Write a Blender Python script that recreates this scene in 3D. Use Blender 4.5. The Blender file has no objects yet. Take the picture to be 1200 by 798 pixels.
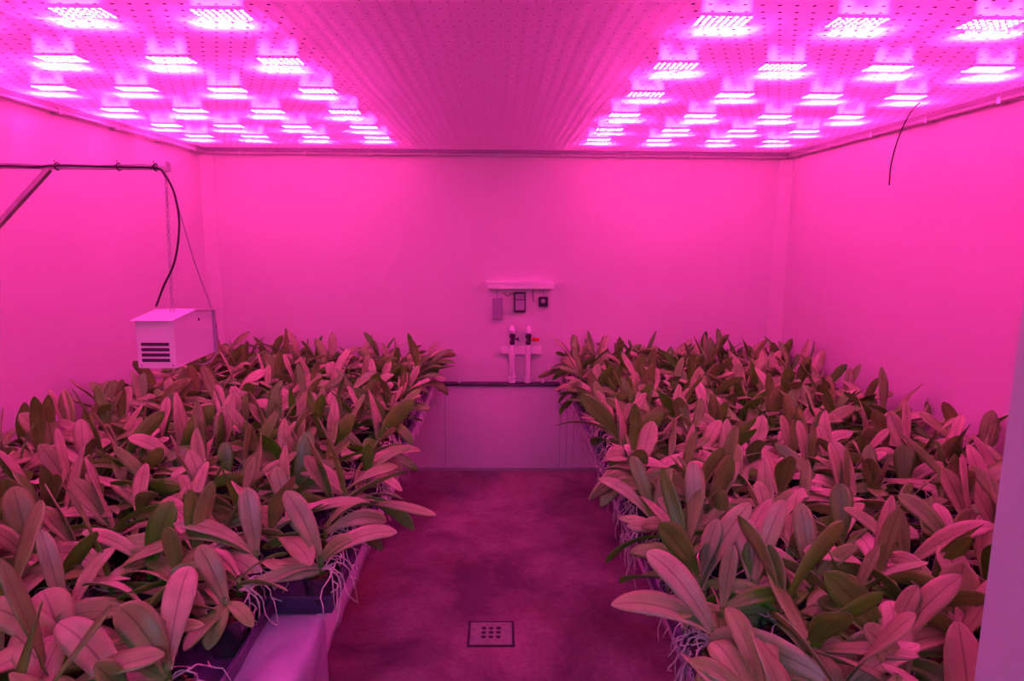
import bpy, math, random
import numpy as np
from mathutils import Vector, Matrix, noise
R = random.Random(7)
D = bpy.data
C = bpy.context.scene.collection

# ------------------------------------------------------------------ camera
CAM = (776.4, 0.1579, 0.01939, -0.00667, 1.9416)      # focal px, pitch, yaw, roll, height


def ray(px, py):
    f, pi, ya, ro, ch = CAM
    X = (px - 600) / f; U = (399 - py) / f
    c, s = math.cos(ro), math.sin(ro); xx = X * c + U * s; u = -X * s + U * c
    c, s = math.cos(pi), math.sin(pi); yy = c + u * s; zz = -s + u * c
    c, s = math.cos(ya), math.sin(ya)
    return Vector((xx * c + yy * s, -xx * s + yy * c, zz))


EYE = Vector((0, 0, CAM[4]))


def at_z(px, py, z):
    d = ray(px, py); return EYE + d * ((z - EYE.z) / d.z)


def at_y(px, py, Y):
    d = ray(px, py); return EYE + d * (Y / d.y)


fwd = ray(600, 399); rgt = ray(600 + CAM[0], 399) - fwd; upv = ray(600, 399 - CAM[0]) - fwd
cd = D.cameras.new('camera'); cam = D.objects.new('camera', cd); C.objects.link(cam)
m = Matrix((rgt, upv, -fwd)).transposed().to_4x4(); m.translation = EYE
cam.matrix_world = m
cd.sensor_width = 36; cd.lens = CAM[0] / 1200 * 36; cd.clip_start = 0.05
bpy.context.scene.camera = cam

# ------------------------------------------------------------------ world, exposure, light levels
sc = bpy.context.scene
w = D.worlds.new('world'); sc.world = w; w.use_nodes = True
w.node_tree.nodes['Background'].inputs[0].default_value = (0.35, 0.3, 0.5, 1)
w.node_tree.nodes['Background'].inputs[1].default_value = 0.06
vs = sc.view_settings
vs.view_transform = 'Standard'; vs.look = 'None'; vs.gamma = 1; vs.use_curve_mapping = False
vs.exposure = 0.24
LED_S = 1120.0                      # radiance of the LED chips, times their colour
LAMP_COL = (1.0, 0.034, 0.355)
GLOW_S = 62.0                      # radiance of the added glow panels in the lamps
CORRIDOR_W = 26.0
CORRIDOR_COL = (0.30, 0.36, 0.92)

# room numbers
XL, XR, YB, YF, H = -2.31, 2.29, 5.36, 0.75, 2.6
ZROOF = 2.86
BT = 0.80                          # bench top

# ------------------------------------------------------------------ helpers


class MB:
    def __init__(s):
        s.v = []; s.f = []; s.m = []; s.a = []; s.mat = 0; s.att = (0, 0, 0)

    def vert(s, p, a=None):
        s.v.append(tuple(p)); s.a.append(a or s.att); return len(s.v) - 1

    def face(s, *ix):
        s.f.append(ix); s.m.append(s.mat)

    def box(s, x0, x1, y0, y1, z0, z1, T=None, ch=0.0):
        # chamfered box when ch > 0
        if ch <= 0:
            P = [(x, y, z) for x in (x0, x1) for y in (y0, y1) for z in (z0, z1)]
            Q = [(0, 1, 3, 2), (4, 6, 7, 5), (0, 4, 5, 1), (2, 3, 7, 6), (0, 2, 6, 4), (1, 5, 7, 3)]
        else:
            P = []; idx = {}
            xs, ys, zs = (x0, x1), (y0, y1), (z0, z1)
            for i in (0, 1):
                for j in (0, 1):
                    for k in (0, 1):
                        c = Vector((xs[i], ys[j], zs[k])); sx, sy, sz = (1 - 2 * i, 1 - 2 * j, 1 - 2 * k)
                        for ax, o in enumerate(((0, sy, sz), (sx, 0, sz), (sx, sy, 0))):
                            idx[(i, j, k, ax)] = len(P); P.append(c + Vector(o) * ch)
            Q = []
            for ax in range(3):
                for sgn in (0, 1):
                    o = [(0, 0), (1, 0), (1, 1), (0, 1)]
                    if sgn == 0: o = o[::-1]
                    if ax == 1: o = o[::-1]
                    q = []
                    for a, b in o:
                        t = [a, b]; t.insert(ax, sgn); q.append(idx[tuple(t) + (ax,)])
                    Q.append(tuple(q))
            def e(t, ax): return idx[tuple(t) + (ax,)]
            for a in (0, 1):
                for b in (0, 1):
                    for ax in range(3):
                        t0 = [a, b]; t0.insert(ax, 0); t1 = [a, b]; t1.insert(ax, 1)
                        o = [i for i in range(3) if i != ax]
                        Q.append((e(t0, o[0]), e(t1, o[0]), e(t1, o[1]), e(t0, o[1])))
            for i in (0, 1):
                for j in (0, 1):
                    for k in (0, 1):
                        Q.append((e((i, j, k), 0), e((i, j, k), 1), e((i, j, k), 2)))
        n = len(s.v)
        for p in P: s.vert(T @ Vector(p) if T else p)
        for q in Q: s.face(*[n + i for i in q])

    def tube(s, pts, r, n=8, cap=True, r1=None):
        pts = [Vector(p) for p in pts]; K = len(pts); n0 = len(s.v)
        t0 = (pts[1] - pts[0]).normalized()
        ref = Vector((0, 0, 1)) if abs(t0.z) < .9 else Vector((1, 0, 0))
        side = t0.cross(ref).normalized()
        for i, p in enumerate(pts):
            t = (pts[min(i + 1, K - 1)] - pts[max(i - 1, 0)])
            t = t.normalized() if t.length > 1e-9 else t0
            side = (side - t * side.dot(t))
            side = side.normalized() if side.length > 1e-6 else t.orthogonal().normalized()
            b = t.cross(side)
            rr = r if r1 is None else r + (r1 - r) * i / (K - 1)
            for k in range(n):
                a = 2 * math.pi * k / n
                s.vert(p + (side * math.cos(a) + b * math.sin(a)) * rr)
        for i in range(K - 1):
            for k in range(n):
                a = n0 + i * n + k; b = n0 + i * n + (k + 1) % n
                s.face(a, b, b + n, a + n)
        if cap:
            s.face(*[n0 + k for k in range(n)][::-1]); s.face(*[n0 + (K - 1) * n + k for k in range(n)])

    def lathe(s, prof, c, n=20, axis='z'):
        c = Vector(c); n0 = len(s.v)
        for (r, h) in prof:
            for k in range(n):
                a = 2 * math.pi * k / n
                q = (r * math.cos(a), r * math.sin(a), h)
                if axis == 'y': q = (q[0], -q[2], q[1])
                if axis == 'x': q = (q[2], q[0], q[1])
                s.vert(c + Vector(q))
        for i in range(len(prof) - 1):
            for k in range(n):
                a = n0 + i * n + k; b = n0 + i * n + (k + 1) % n
                s.face(a, b, b + n, a + n)
        s.face(*[n0 + k for k in range(n)][::-1]); s.face(*[n0 + (len(prof) - 1) * n + k for k in range(n)])

    def prism(s, poly, axis, a0, a1):
        """poly of 2-D points extruded along an axis: 'x' takes (y, z), 'y' takes (x, z), 'z' takes (x, y)"""
        n0 = len(s.v); k = len(poly)
        for a in (a0, a1):
            for p, q in poly:
                s.vert({'x': (a, p, q), 'y': (p, a, q), 'z': (p, q, a)}[axis])
        s.face(*range(n0, n0 + k)); s.face(*range(n0 + 2 * k - 1, n0 + k - 1, -1))
        for i in range(k):
            j = (i + 1) % k; s.face(n0 + i, n0 + k + i, n0 + k + j, n0 + j)

    def mesh(s, name, mats, smooth=False, att=False, fix=True):
        me = D.meshes.new(name); me.from_pydata(s.v, [], s.f)
        mats = mats if isinstance(mats, (list, tuple)) else [mats]
        for mm in mats: me.materials.append(mm)
        me.polygons.foreach_set('material_index', s.m)
        if smooth: me.polygons.foreach_set('use_smooth', [True] * len(s.f))
        if att:
            at = me.attributes.new('leafcoord', 'FLOAT_VECTOR', 'POINT')
            at.data.foreach_set('vector', [c for a in s.a for c in a])
        if fix:
            import bmesh
            bm = bmesh.new(); bm.from_mesh(me); bmesh.ops.recalc_face_normals(bm, faces=bm.faces); bm.to_mesh(me); bm.free()
        me.update(); return me

    def build(s, name, mats, parent=None, smooth=False, att=False, origin=None, fix=True):
        if origin is not None:
            o_ = Vector(origin); s.v = [tuple(Vector(p) - o_) for p in s.v]
        ob = D.objects.new(name, s.mesh(name, mats, smooth, att, fix)); C.objects.link(ob)
        if origin is not None: ob.location = origin
        if parent: ob.parent = parent
        return ob


def smooth_by_angle(ob, deg=40):
    me = ob.data
    me.polygons.foreach_set('use_smooth', [True] * len(me.polygons))
    me.set_sharp_from_angle(angle=math.radians(deg)) if hasattr(me, 'set_sharp_from_angle') else None
    return ob


def tag(o, label=None, cat=None, group=None, kind=None):
    if label: o['label'] = label
    if cat: o['category'] = cat
    if group: o['group'] = group
    if kind: o['kind'] = kind
    return o


def empty(name, loc=(0, 0, 0), label=None, cat=None, group=None):
    o = D.objects.new(name, None); C.objects.link(o); o.location = loc; o.empty_display_size = .05
    return tag(o, label, cat, group)


def part(mb, name, mats, root, **k):
    """a part built in world coordinates under an empty that is moved but never turned"""
    o_ = Vector(root.matrix_basis.translation)
    p = root.parent
    while p: o_ += Vector(p.matrix_basis.translation); p = p.parent
    mb.v = [tuple(Vector(q) - o_) for q in mb.v]
    return mb.build(name, mats, root, **k)


def copy_tree(o, parent=None):
    c = o.copy(); C.objects.link(c)
    if parent: c.parent = parent
    for ch in o.children: copy_tree(ch, c)
    return c


def bez(a, b, c, n=10):
    a, b, c = Vector(a), Vector(b), Vector(c)
    return [a * (1 - t) ** 2 + b * 2 * t * (1 - t) + c * t * t for t in [i / (n - 1) for i in range(n)]]


def spline(P, n=8):
    P = [Vector(p) for p in P]; Q = [P[0] * 2 - P[1]] + P + [P[-1] * 2 - P[-2]]; out = []
    for i in range(1, len(Q) - 2):
        for j in range(n):
            t = j / n; p0, p1, p2, p3 = Q[i - 1:i + 3]
            out.append(.5 * ((2 * p1) + (p2 - p0) * t + (2 * p0 - 5 * p1 + 4 * p2 - p3) * t * t + (3 * p1 - p0 - 3 * p2 + p3) * t ** 3))
    return out + [P[-1]]


# ------------------------------------------------------------------ materials
def mat(name, col, rough=.5, spec=.5, metal=0.0, bump=0.0, bscale=40, var=0.0, vscale=3, stretch=(1, 1, 1), alpha=1):
    m = D.materials.new(name); m.use_nodes = True; N = m.node_tree.nodes; L = m.node_tree.links
    b = N['Principled BSDF']; b.inputs['Base Color'].default_value = (*col, 1)
    b.inputs['Roughness'].default_value = rough; b.inputs['Specular IOR Level'].default_value = spec
    b.inputs['Metallic'].default_value = metal
    tc = N.new('ShaderNodeTexCoord'); mp = N.new('ShaderNodeMapping'); mp.inputs['Scale'].default_value = stretch
    L.new(tc.outputs['Object'], mp.inputs['Vector'])
    if var:
        nz = N.new('ShaderNodeTexNoise'); nz.inputs['Scale'].default_value = vscale; nz.inputs['Detail'].default_value = 5
        L.new(mp.outputs[0], nz.inputs['Vector'])
        mr = N.new('ShaderNodeMapRange'); mr.inputs[1].default_value = .3; mr.inputs[2].default_value = .7
        mr.inputs[3].default_value = 1 - var; mr.inputs[4].default_value = 1 + var
        L.new(nz.outputs['Fac'], mr.inputs[0])
        mx = N.new('ShaderNodeMix'); mx.data_type = 'RGBA'; mx.blend_type = 'MULTIPLY'; mx.inputs['Factor'].default_value = 1
        mx.inputs['A'].default_value = (*col, 1)
        L.new(mr.outputs[0], mx.inputs['B']); L.new(mx.outputs['Result'], b.inputs['Base Color'])
    if bump:
        nb = N.new('ShaderNodeTexNoise'); nb.inputs['Scale'].default_value = bscale; nb.inputs['Detail'].default_value = 4
        L.new(mp.outputs[0], nb.inputs['Vector'])
        bp = N.new('ShaderNodeBump'); bp.inputs['Strength'].default_value = bump; bp.inputs['Distance'].default_value = .01
        L.new(nb.outputs['Fac'], bp.inputs['Height']); L.new(bp.outputs[0], b.inputs['Normal'])
    return m


M = {}
M['wall'] = mat('white_insulated_panel', (.71, .67, .68), .42, .35, var=.03, vscale=1.3, bump=.02, bscale=6)
M['lower'] = mat('lower_wall_panel', (.88, .80, .86), .5, .3, var=.05, vscale=2)
M['joint'] = mat('panel_joint', (.66, .64, .67), .6)
M['rail'] = mat('film_clamp_rail', (.55, .53, .56), .3, .6, metal=.3)
M['dark'] = mat('dark_plastic', (.03, .03, .045), .4)
M['black'] = mat('black_cable_rubber', (.012, .012, .016), .45)
M['white_plastic'] = mat('white_plastic', (.82, .80, .82), .35)
M['clear_cap'] = mat('pale_cap_plastic', (.97, .97, .97), .2, .8)
M['grey_plastic'] = mat('grey_plastic', (.36, .34, .42), .45)
M['steel'] = mat('galvanised_steel', (.50, .48, .52), .35, .5, metal=.7, var=.1, vscale=30)
M['red'] = mat('red_plastic_handle', (.75, .02, .02), .35)
M['tray'] = mat('dark_tray_plastic', (.055, .045, .11), .35, .5, var=.2, vscale=8)
M['pot'] = mat('smoked_pot_plastic', (.045, .03, .05), .22, .6, var=.3, vscale=20)
M['bark'] = mat('orchid_bark', (.13, .05, .03), .85, .2, bump=.6, bscale=120, var=.5, vscale=60)
M['root'] = mat('silver_green_root', (.60, .58, .50), .5, .4, var=.35, vscale=40)
M['film'] = mat('white_bench_film', (.74, .72, .78), .3, .5, bump=.05, bscale=9)
M['sheet_film'] = mat('creased_grey_film', (.36, .38, .46), .22, .7, bump=.25, bscale=22, var=.15, vscale=9)
M['sheet'] = mat('bench_sheet_metal', (.40, .38, .42), .4, .5, metal=.5)
M['grate'] = mat('drain_cover_steel', (.34, .30, .33), .45, .4, metal=.1, var=.15, vscale=30)
M['screen'] = mat('device_face', (.30, .28, .36), .3)


def floor_mat():
    m = mat('stained_concrete_floor', (.2, .2, .2), .34, .5)
    N = m.node_tree.nodes; L = m.node_tree.links; b = N['Principled BSDF']
    tc = [n for n in N if n.type == 'TEX_COORD'][0]

    def nz(scale, det=6, rough=.6, dist=0):
        n = N.new('ShaderNodeTexNoise'); n.inputs['Scale'].default_value = scale; n.inputs['Detail'].default_value = det
        n.inputs['Roughness'].default_value = rough; n.inputs['Distortion'].default_value = dist
        L.new(tc.outputs['Object'], n.inputs['Vector']); return n

    def ramp(src, stops):
        r = N.new('ShaderNodeValToRGB'); e = r.color_ramp.elements
        e[0].position, e[0].color = stops[0]; e[1].position, e[1].color = stops[-1]
        for p, c in stops[1:-1]:
            q = e.new(p); q.color = c
        L.new(src, r.inputs[0]); return r
    a = ramp(nz(1.6, 8, .62, .4).outputs['Fac'], [(.36, (.13, .065, .12, 1)), (.5, (.27, .15, .21, 1)), (.64, (.44, .28, .36, 1))])
    st = ramp(nz(.9, 6, .6, .8).outputs['Fac'], [(.52, (0, 0, 0, 1)), (.66, (1, 1, 1, 1))])
    mx = N.new('ShaderNodeMix'); mx.data_type = 'RGBA'; mx.inputs['B'].default_value = (.27, .06, .04, 1)
    mf = N.new('ShaderNodeMath'); mf.operation = 'MULTIPLY'; mf.inputs[1].default_value = .55
    L.new(st.outputs[0], mf.inputs[0]); L.new(mf.outputs[0], mx.inputs['Factor']); L.new(a.outputs[0], mx.inputs['A'])
    fine = ramp(nz(38, 4).outputs['Fac'], [(.3, (.82, .82, .82, 1)), (.7, (1.15, 1.15, 1.15, 1))])
    m2 = N.new('ShaderNodeMix'); m2.data_type = 'RGBA'; m2.blend_type = 'MULTIPLY'; m2.inputs['Factor'].default_value = 1
    L.new(mx.outputs['Result'], m2.inputs['A']); L.new(fine.outputs[0], m2.inputs['B']); L.new(m2.outputs['Result'], b.inputs['Base Color'])
    rr = ramp(nz(2.6, 5).outputs['Fac'], [(.3, (.28, .28, .28, 1)), (.7, (.6, .6, .6, 1))]); L.new(rr.outputs[0], b.inputs['Roughness'])
    bp = N.new('ShaderNodeBump'); bp.inputs['Strength'].default_value = .18; bp.inputs['Distance'].default_value = .01
    L.new(nz(14, 6).outputs['Fac'], bp.inputs['Height']); L.new(bp.outputs[0], b.inputs['Normal'])
    return m


def film_mat():
    """stretched milky plastic film, pierced with rows of small holes"""
    m = D.materials.new('perforated_ceiling_film'); m.use_nodes = True; N = m.node_tree.nodes; L = m.node_tree.links
    N.clear(); out = N.new('ShaderNodeOutputMaterial')
    tc = N.new('ShaderNodeTexCoord'); sp = N.new('ShaderNodeSeparateXYZ'); L.new(tc.outputs['Object'], sp.inputs[0])

    def mth(op, a, b=None, c=None):
        n = N.new('ShaderNodeMath'); n.operation = op
        for i, v in enumerate((a, b, c)):
            if v is None: continue
            if isinstance(v, (int, float)): n.inputs[i].default_value = v
            else: L.new(v, n.inputs[i])
        return n.outputs[0]
    X, Y = sp.outputs[0], sp.outputs[1]
    PX, PY = .050, .060
    row = mth('FLOOR', mth('DIVIDE', Y, PY))
    xs = mth('ADD', X, mth('MULTIPLY', mth('MODULO', mth('ABSOLUTE', row), 2), PX / 2))
    fx = mth('SUBTRACT', mth('FRACT', mth('DIVIDE', xs, PX)), .5); fy = mth('SUBTRACT', mth('FRACT', mth('DIVIDE', Y, PY)), .5)
    dx = mth('MULTIPLY', fx, PX); dy = mth('MULTIPLY', fy, PY)
    rad = mth('SQRT', mth('ADD', mth('MULTIPLY', dx, dx), mth('MULTIPLY', dy, dy)))
    hole = mth('LESS_THAN', rad, .0062)
    # the middle band carries only every other row of smaller holes
    mid = mth('LESS_THAN', mth('ABSOLUTE', mth('SUBTRACT', X, -.06)), .60)
    hole_mid = mth('MULTIPLY', mth('LESS_THAN', rad, .0030), mid)
    hole_side = mth('MULTIPLY', hole, mth('SUBTRACT', 1, mid))
    hole = mth('MAXIMUM', hole_mid, hole_side)
    df = N.new('ShaderNodeBsdfDiffuse'); df.inputs[0].default_value = (.92, .92, .95, 1)
    tl = N.new('ShaderNodeBsdfTranslucent'); tl.inputs[0].default_value = (.92, .92, 1, 1)
    tp = N.new('ShaderNodeBsdfTransparent'); tp.inputs[0].default_value = (.93, .93, .95, 1)
    gl = N.new('ShaderNodeBsdfGlossy'); gl.inputs['Roughness'].default_value = .16; gl.inputs[0].default_value = (1, 1, 1, 1)
    # long folds running from the door to the far wall
    wv = N.new('ShaderNodeTexNoise'); wv.inputs['Scale'].default_value = 1; wv.inputs['Detail'].default_value = 3
    mp = N.new('ShaderNodeMapping'); mp.inputs['Scale'].default_value = (16, .35, 1); L.new(tc.outputs['Object'], mp.inputs[0]); L.new(mp.outputs[0], wv.inputs['Vector'])
    mp2 = N.new('ShaderNodeMapping'); mp2.inputs['Scale'].default_value = (5, 2.2, 1); mp2.inputs['Rotation'].default_value = (0, 0, .25)
    w2 = N.new('ShaderNodeTexNoise'); w2.inputs['Detail'].default_value = 4; w2.inputs['Scale'].default_value = 1
    L.new(tc.outputs['Object'], mp2.inputs[0]); L.new(mp2.outputs[0], w2.inputs['Vector'])
    rib = mth('MULTIPLY', mth('SINE', mth('MULTIPLY', X, 2 * math.pi / .05)), .12)
    hgt = mth('ADD', mth('ADD', wv.outputs['Fac'], mth('MULTIPLY', w2.outputs['Fac'], .8)), rib)
    bp = N.new('ShaderNodeBump'); bp.inputs['Strength'].default_value = .22; bp.inputs['Distance'].default_value = .02
    L.new(hgt, bp.inputs['Height'])
    for q in (df, tl, gl): L.new(bp.outputs[0], q.inputs['Normal'])
    a = N.new('ShaderNodeMixShader'); a.inputs[0].default_value = .36; L.new(df.outputs[0], a.inputs[1]); L.new(tl.outputs[0], a.inputs[2])
    g = N.new('ShaderNodeMixShader'); g.inputs[0].default_value = .05; L.new(a.outputs[0], g.inputs[1]); L.new(gl.outputs[0], g.inputs[2])
    t = N.new('ShaderNodeMixShader'); t.inputs[0].default_value = .11; L.new(g.outputs[0], t.inputs[1]); L.new(tp.outputs[0], t.inputs[2])
    hd = N.new('ShaderNodeBsdfDiffuse'); hd.inputs[0].default_value = (.05, .02, .06, 1)
    h = N.new('ShaderNodeMixShader'); L.new(hole, h.inputs[0]); L.new(t.outputs[0], h.inputs[1]); L.new(hd.outputs[0], h.inputs[2])
    L.new(h.outputs[0], out.inputs[0]); return m


def leaf_mat(name, under=False):
    """leafcoord = (across -1..1, along 0..1, tone 0 deep green .. 1 pale, lamp sheen put into the colour)"""
    m = D.materials.new(name); m.use_nodes = True; N = m.node_tree.nodes; L = m.node_tree.links
    b = N['Principled BSDF']; out = N['Material Output']
    at = N.new('ShaderNodeAttribute'); at.attribute_name = 'leafcoord'
    sp = N.new('ShaderNodeSeparateXYZ'); L.new(at.outputs['Vector'], sp.inputs[0])
    rp = N.new('ShaderNodeValToRGB'); e = rp.color_ramp.elements
    if under:
        e[0].color = (.09, .45, .012, 1); e[1].color = (.26, .42, .09, 1)
    else:
        e[0].color = (.045, .38, .006, 1); e[1].color = (.46, .54, .26, 1)  # pale end paints in the sheen of lit leaf tops
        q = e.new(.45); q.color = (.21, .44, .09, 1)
    L.new(sp.outputs[2], rp.inputs[0])
    tc = N.new('ShaderNodeTexCoord')
    nz = N.new('ShaderNodeTexNoise'); nz.inputs['Scale'].default_value = 14; nz.inputs['Detail'].default_value = 4; L.new(tc.outputs['Object'], nz.inputs[0])
    mr = N.new('ShaderNodeMapRange'); mr.inputs[1].default_value = .3; mr.inputs[2].default_value = .7; mr.inputs[3].default_value = .78; mr.inputs[4].default_value = 1.2
    L.new(nz.outputs['Fac'], mr.inputs[0])
    ab = N.new('ShaderNodeMath'); ab.operation = 'ABSOLUTE'; L.new(sp.outputs[0], ab.inputs[0])
    mid = N.new('ShaderNodeMapRange'); mid.inputs[1].default_value = .015; mid.inputs[2].default_value = .09
    mid.inputs[3].default_value = .45 if not under else 1.4; mid.inputs[4].default_value = 1; L.new(ab.outputs[0], mid.inputs[0])
    vn = N.new('ShaderNodeMath'); vn.operation = 'SINE'; vm = N.new('ShaderNodeMath'); vm.operation = 'MULTIPLY'; vm.inputs[1].default_value = 34
    L.new(sp.outputs[0], vm.inputs[0]); L.new(vm.outputs[0], vn.inputs[0])
    mu = N.new('ShaderNodeMath'); mu.operation = 'MULTIPLY'; L.new(mr.outputs[0], mu.inputs[0]); L.new(mid.outputs[0], mu.inputs[1])
    mx = N.new('ShaderNodeMix'); mx.data_type = 'RGBA'; mx.blend_type = 'MULTIPLY'; mx.inputs['Factor'].default_value = 1
    L.new(rp.outputs[0], mx.inputs['A']); L.new(mu.outputs[0], mx.inputs['B']); L.new(mx.outputs['Result'], b.inputs['Base Color'])
    b.inputs['Roughness'].default_value = .38 if not under else .6
    b.inputs['Specular IOR Level'].default_value = .8
    bp = N.new('ShaderNodeBump'); bp.inputs['Strength'].default_value = .10; bp.inputs['Distance'].default_value = .001
    L.new(vn.outputs[0], bp.inputs['Height']); L.new(bp.outputs[0], b.inputs['Normal'])
    tr = N.new('ShaderNodeBsdfTranslucent'); tr.inputs[0].default_value = (.14, .85, .01, 1)
    ms = N.new('ShaderNodeMixShader'); ms.inputs[0].default_value = .16
    L.new(b.outputs[0], ms.inputs[1]); L.new(tr.outputs[0], ms.inputs[2]); L.new(ms.outputs[0], out.inputs[0])
    return m


M['floor'] = floor_mat(); M['ceiling'] = film_mat()
M['leaf'] = leaf_mat('orchid_leaf_top'); M['leaf_under'] = leaf_mat('orchid_leaf_underside', True)
def glow_panel_mat():  # added panel: soft-edged U of lamp glow drawn into its emission
    m = D.materials.new('lamp_glow_panel'); m.use_nodes = True; N = m.node_tree.nodes; L = m.node_tree.links; b = N['Principled BSDF']
    b.inputs['Base Color'].default_value = (.7, .7, .7, 1); b.inputs['Emission Color'].default_value = (LAMP_COL[0] * .75, LAMP_COL[1] * 1.25, LAMP_COL[2] * 1.3, 1)
    tc = N.new('ShaderNodeTexCoord'); sp = N.new('ShaderNodeSeparateXYZ'); L.new(tc.outputs['Object'], sp.inputs[0])

    def mth(op, a, b_=None):
        n = N.new('ShaderNodeMath'); n.operation = op
        for i, v in enumerate((a, b_)):
            if v is None: continue
            if isinstance(v, (int, float)): n.inputs[i].default_value = v
            else: L.new(v, n.inputs[i])
        return n.outputs[0]

    def smooth(v, a, b_):
        r = N.new('ShaderNodeMapRange'); r.interpolation_type = 'SMOOTHSTEP'; r.inputs[1].default_value = a; r.inputs[2].default_value = b_
        r.inputs[3].default_value = 0; r.inputs[4].default_value = 1; L.new(v, r.inputs[0]); return r.outputs[0]
    ax = mth('ABSOLUTE', sp.outputs[0]); z = sp.outputs[2]
    edge = mth('SUBTRACT', 1, smooth(ax, .058, .091))
    top = mth('SUBTRACT', 1, smooth(z, .040, .115))
    ear = mth('ADD', mth('MULTIPLY', smooth(ax, .012, .055), .8), .2)
    low = mth('SUBTRACT', 1, smooth(z, .035, .075))
    f = mth('MULTIPLY', mth('MULTIPLY', edge, top), mth('MAXIMUM', ear, low))
    L.new(mth('MULTIPLY', f, GLOW_S), b.inputs['Emission Strength']); return m


M['glow_panel'] = glow_panel_mat()
M['led'] = D.materials.new('led_bar'); M['led'].use_nodes = True
_b = M['led'].node_tree.nodes['Principled BSDF']; _b.inputs['Base Color'].default_value = (.8, .8, .8, 1); _b.inputs['Emission Color'].default_value = (*LAMP_COL, 1); _b.inputs['Emission Strength'].default_value = LED_S
# the chips sit under lenses that send most of their light straight down
_n = M['led'].node_tree.nodes; _l = M['led'].node_tree.links
_g = _n.new('ShaderNodeNewGeometry'); _d = _n.new('ShaderNodeVectorMath'); _d.operation = 'DOT_PRODUCT'
_l.new(_g.outputs['Incoming'], _d.inputs[0]); _l.new(_g.outputs['Normal'], _d.inputs[1])
_r = _n.new('ShaderNodeMapRange'); _r.inputs[1].default_value = 0; _r.inputs[2].default_value = 1; _r.inputs[3].default_value = LED_S * .22; _r.inputs[4].default_value = LED_S * 1.05
_l.new(_d.outputs['Value'], _r.inputs[0]); _l.new(_r.outputs[0], _b.inputs['Emission Strength'])

# ------------------------------------------------------------------ the room
def struct(name, mb, mats, **k): return tag(mb.build(name, mats, **k), kind='structure')


T_ = .10
mb = MB(); mb.box(XL - T_, XR + T_, -1.6, YB + T_, -.10, 0); struct('floor', mb, M['floor'])
mb = MB(); mb.box(XL - T_, XL, YF - .12, YB + T_, 0, ZROOF); struct('wall_left', mb, M['wall'])
mb = MB(); mb.box(XR, XR + T_, YF - .12, YB + T_, 0, ZROOF); struct('wall_right', mb, M['wall'])
mb = MB(); mb.box(XL, XR, YB, YB + T_, 0, ZROOF); struct('wall_back', mb, M['wall'])
# front wall with the doorway the camera stands in
DXL, DXR, DH = -.95, .603, 2.52
mb = MB(); mb.box(XL, DXL, YF - .12, YF, 0, ZROOF); mb.box(DXR, XR, YF - .12, YF, 0, ZROOF); mb.box(DXL, DXR, YF - .12, YF, DH, ZROOF)
struct('wall_front', mb, M['wall'])
mb = MB(); mb.box(XL - T_, XR + T_, YF - .12, YB + T_, ZROOF, ZROOF + .08); struct('roof', mb, M['wall'])
# ceiling film: one sheet with slight sag between the wires
mb = MB(); nx, ny = 92, 60
for j in range(ny + 1):
    for i in range(nx + 1):
        x = XL + (XR - XL) * i / nx; y = YF + (YB - YF) * j / ny
        z = H + .004 * math.sin(y * math.pi / .56) + .006 * noise.noise((x * 2.2, y * .6, 3.))
        if i in (0, nx) or j in (0, ny): z = H
        mb.vert((x, y, z))
for j in range(ny):
    for i in range(nx):
        a = j * (nx + 1) + i; mb.face(a, a + nx + 1, a + nx + 2, a + 1)
struct('ceiling', mb, M['ceiling'], smooth=True, fix=False)


def trim(n, mb, m='joint', **k): return struct('trim_%d' % n, mb, M[m], **k)


# film clamping rails round the top of the walls: a dark gap strip over a bright rounded rail
mb = MB(); mb.box(XL, XR, YB - .016, YB, H - .030, H - .002, ch=.003)
mb.box(XL, XL + .016, YF, YB - .016, H - .030, H - .002, ch=.003); mb.box(XR - .016, XR, YF, YB - .016, H - .030, H - .002, ch=.003)
trim(1, mb, 'grey_plastic')
mb = MB(); r_ = .011
mb.tube([(XL + .03, YF + .02, H - .044), (XL + .03, YB - .03, H - .044)], r_, 10)
mb.tube([(XL + .03, YB - .03, H - .044), (XR - .03, YB - .03, H - .044)], r_, 10)
mb.tube([(XR - .03, YB - .03, H - .044), (XR - .03, YF + .02, H - .044)], r_, 10)
k = 0
for i in range(9):
    x = XL + .3 + i * .5
    mb.box(x - .012, x + .012, YB - .044, YB, H - .058, H - .030)
for i in range(9):
    y = YF + .25 + i * .52
    mb.box(XL, XL + .044, y - .012, y + .012, H - .058, H - .030); mb.box(XR - .044, XR, y - .012, y + .012, H - .058, H - .030)
smooth_by_angle(trim(2, mb, 'rail'))
# corner profiles and panel joints of the back and side walls
for n, x in ((3, XL + .03), (4, XR - .03)):
    mb = MB(); s = 1 if x < 0 else -1
    mb.prism([(x - s * .03, YB), (x + s * .055, YB), (x + s * .050, YB - .010), (x - s * .020, YB - .075), (x - s * .03, YB - .080)], 'z', 0, H - .06)
    trim(n, mb, 'wall')
for n, px in ((5, 472), (6, 660)):
    x = at_y(px, 250, YB).x
    mb = MB(); mb.box(x - .003, x + .003, YB - .0012, YB, .75, H - .06); trim(n, mb, 'joint')
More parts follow.
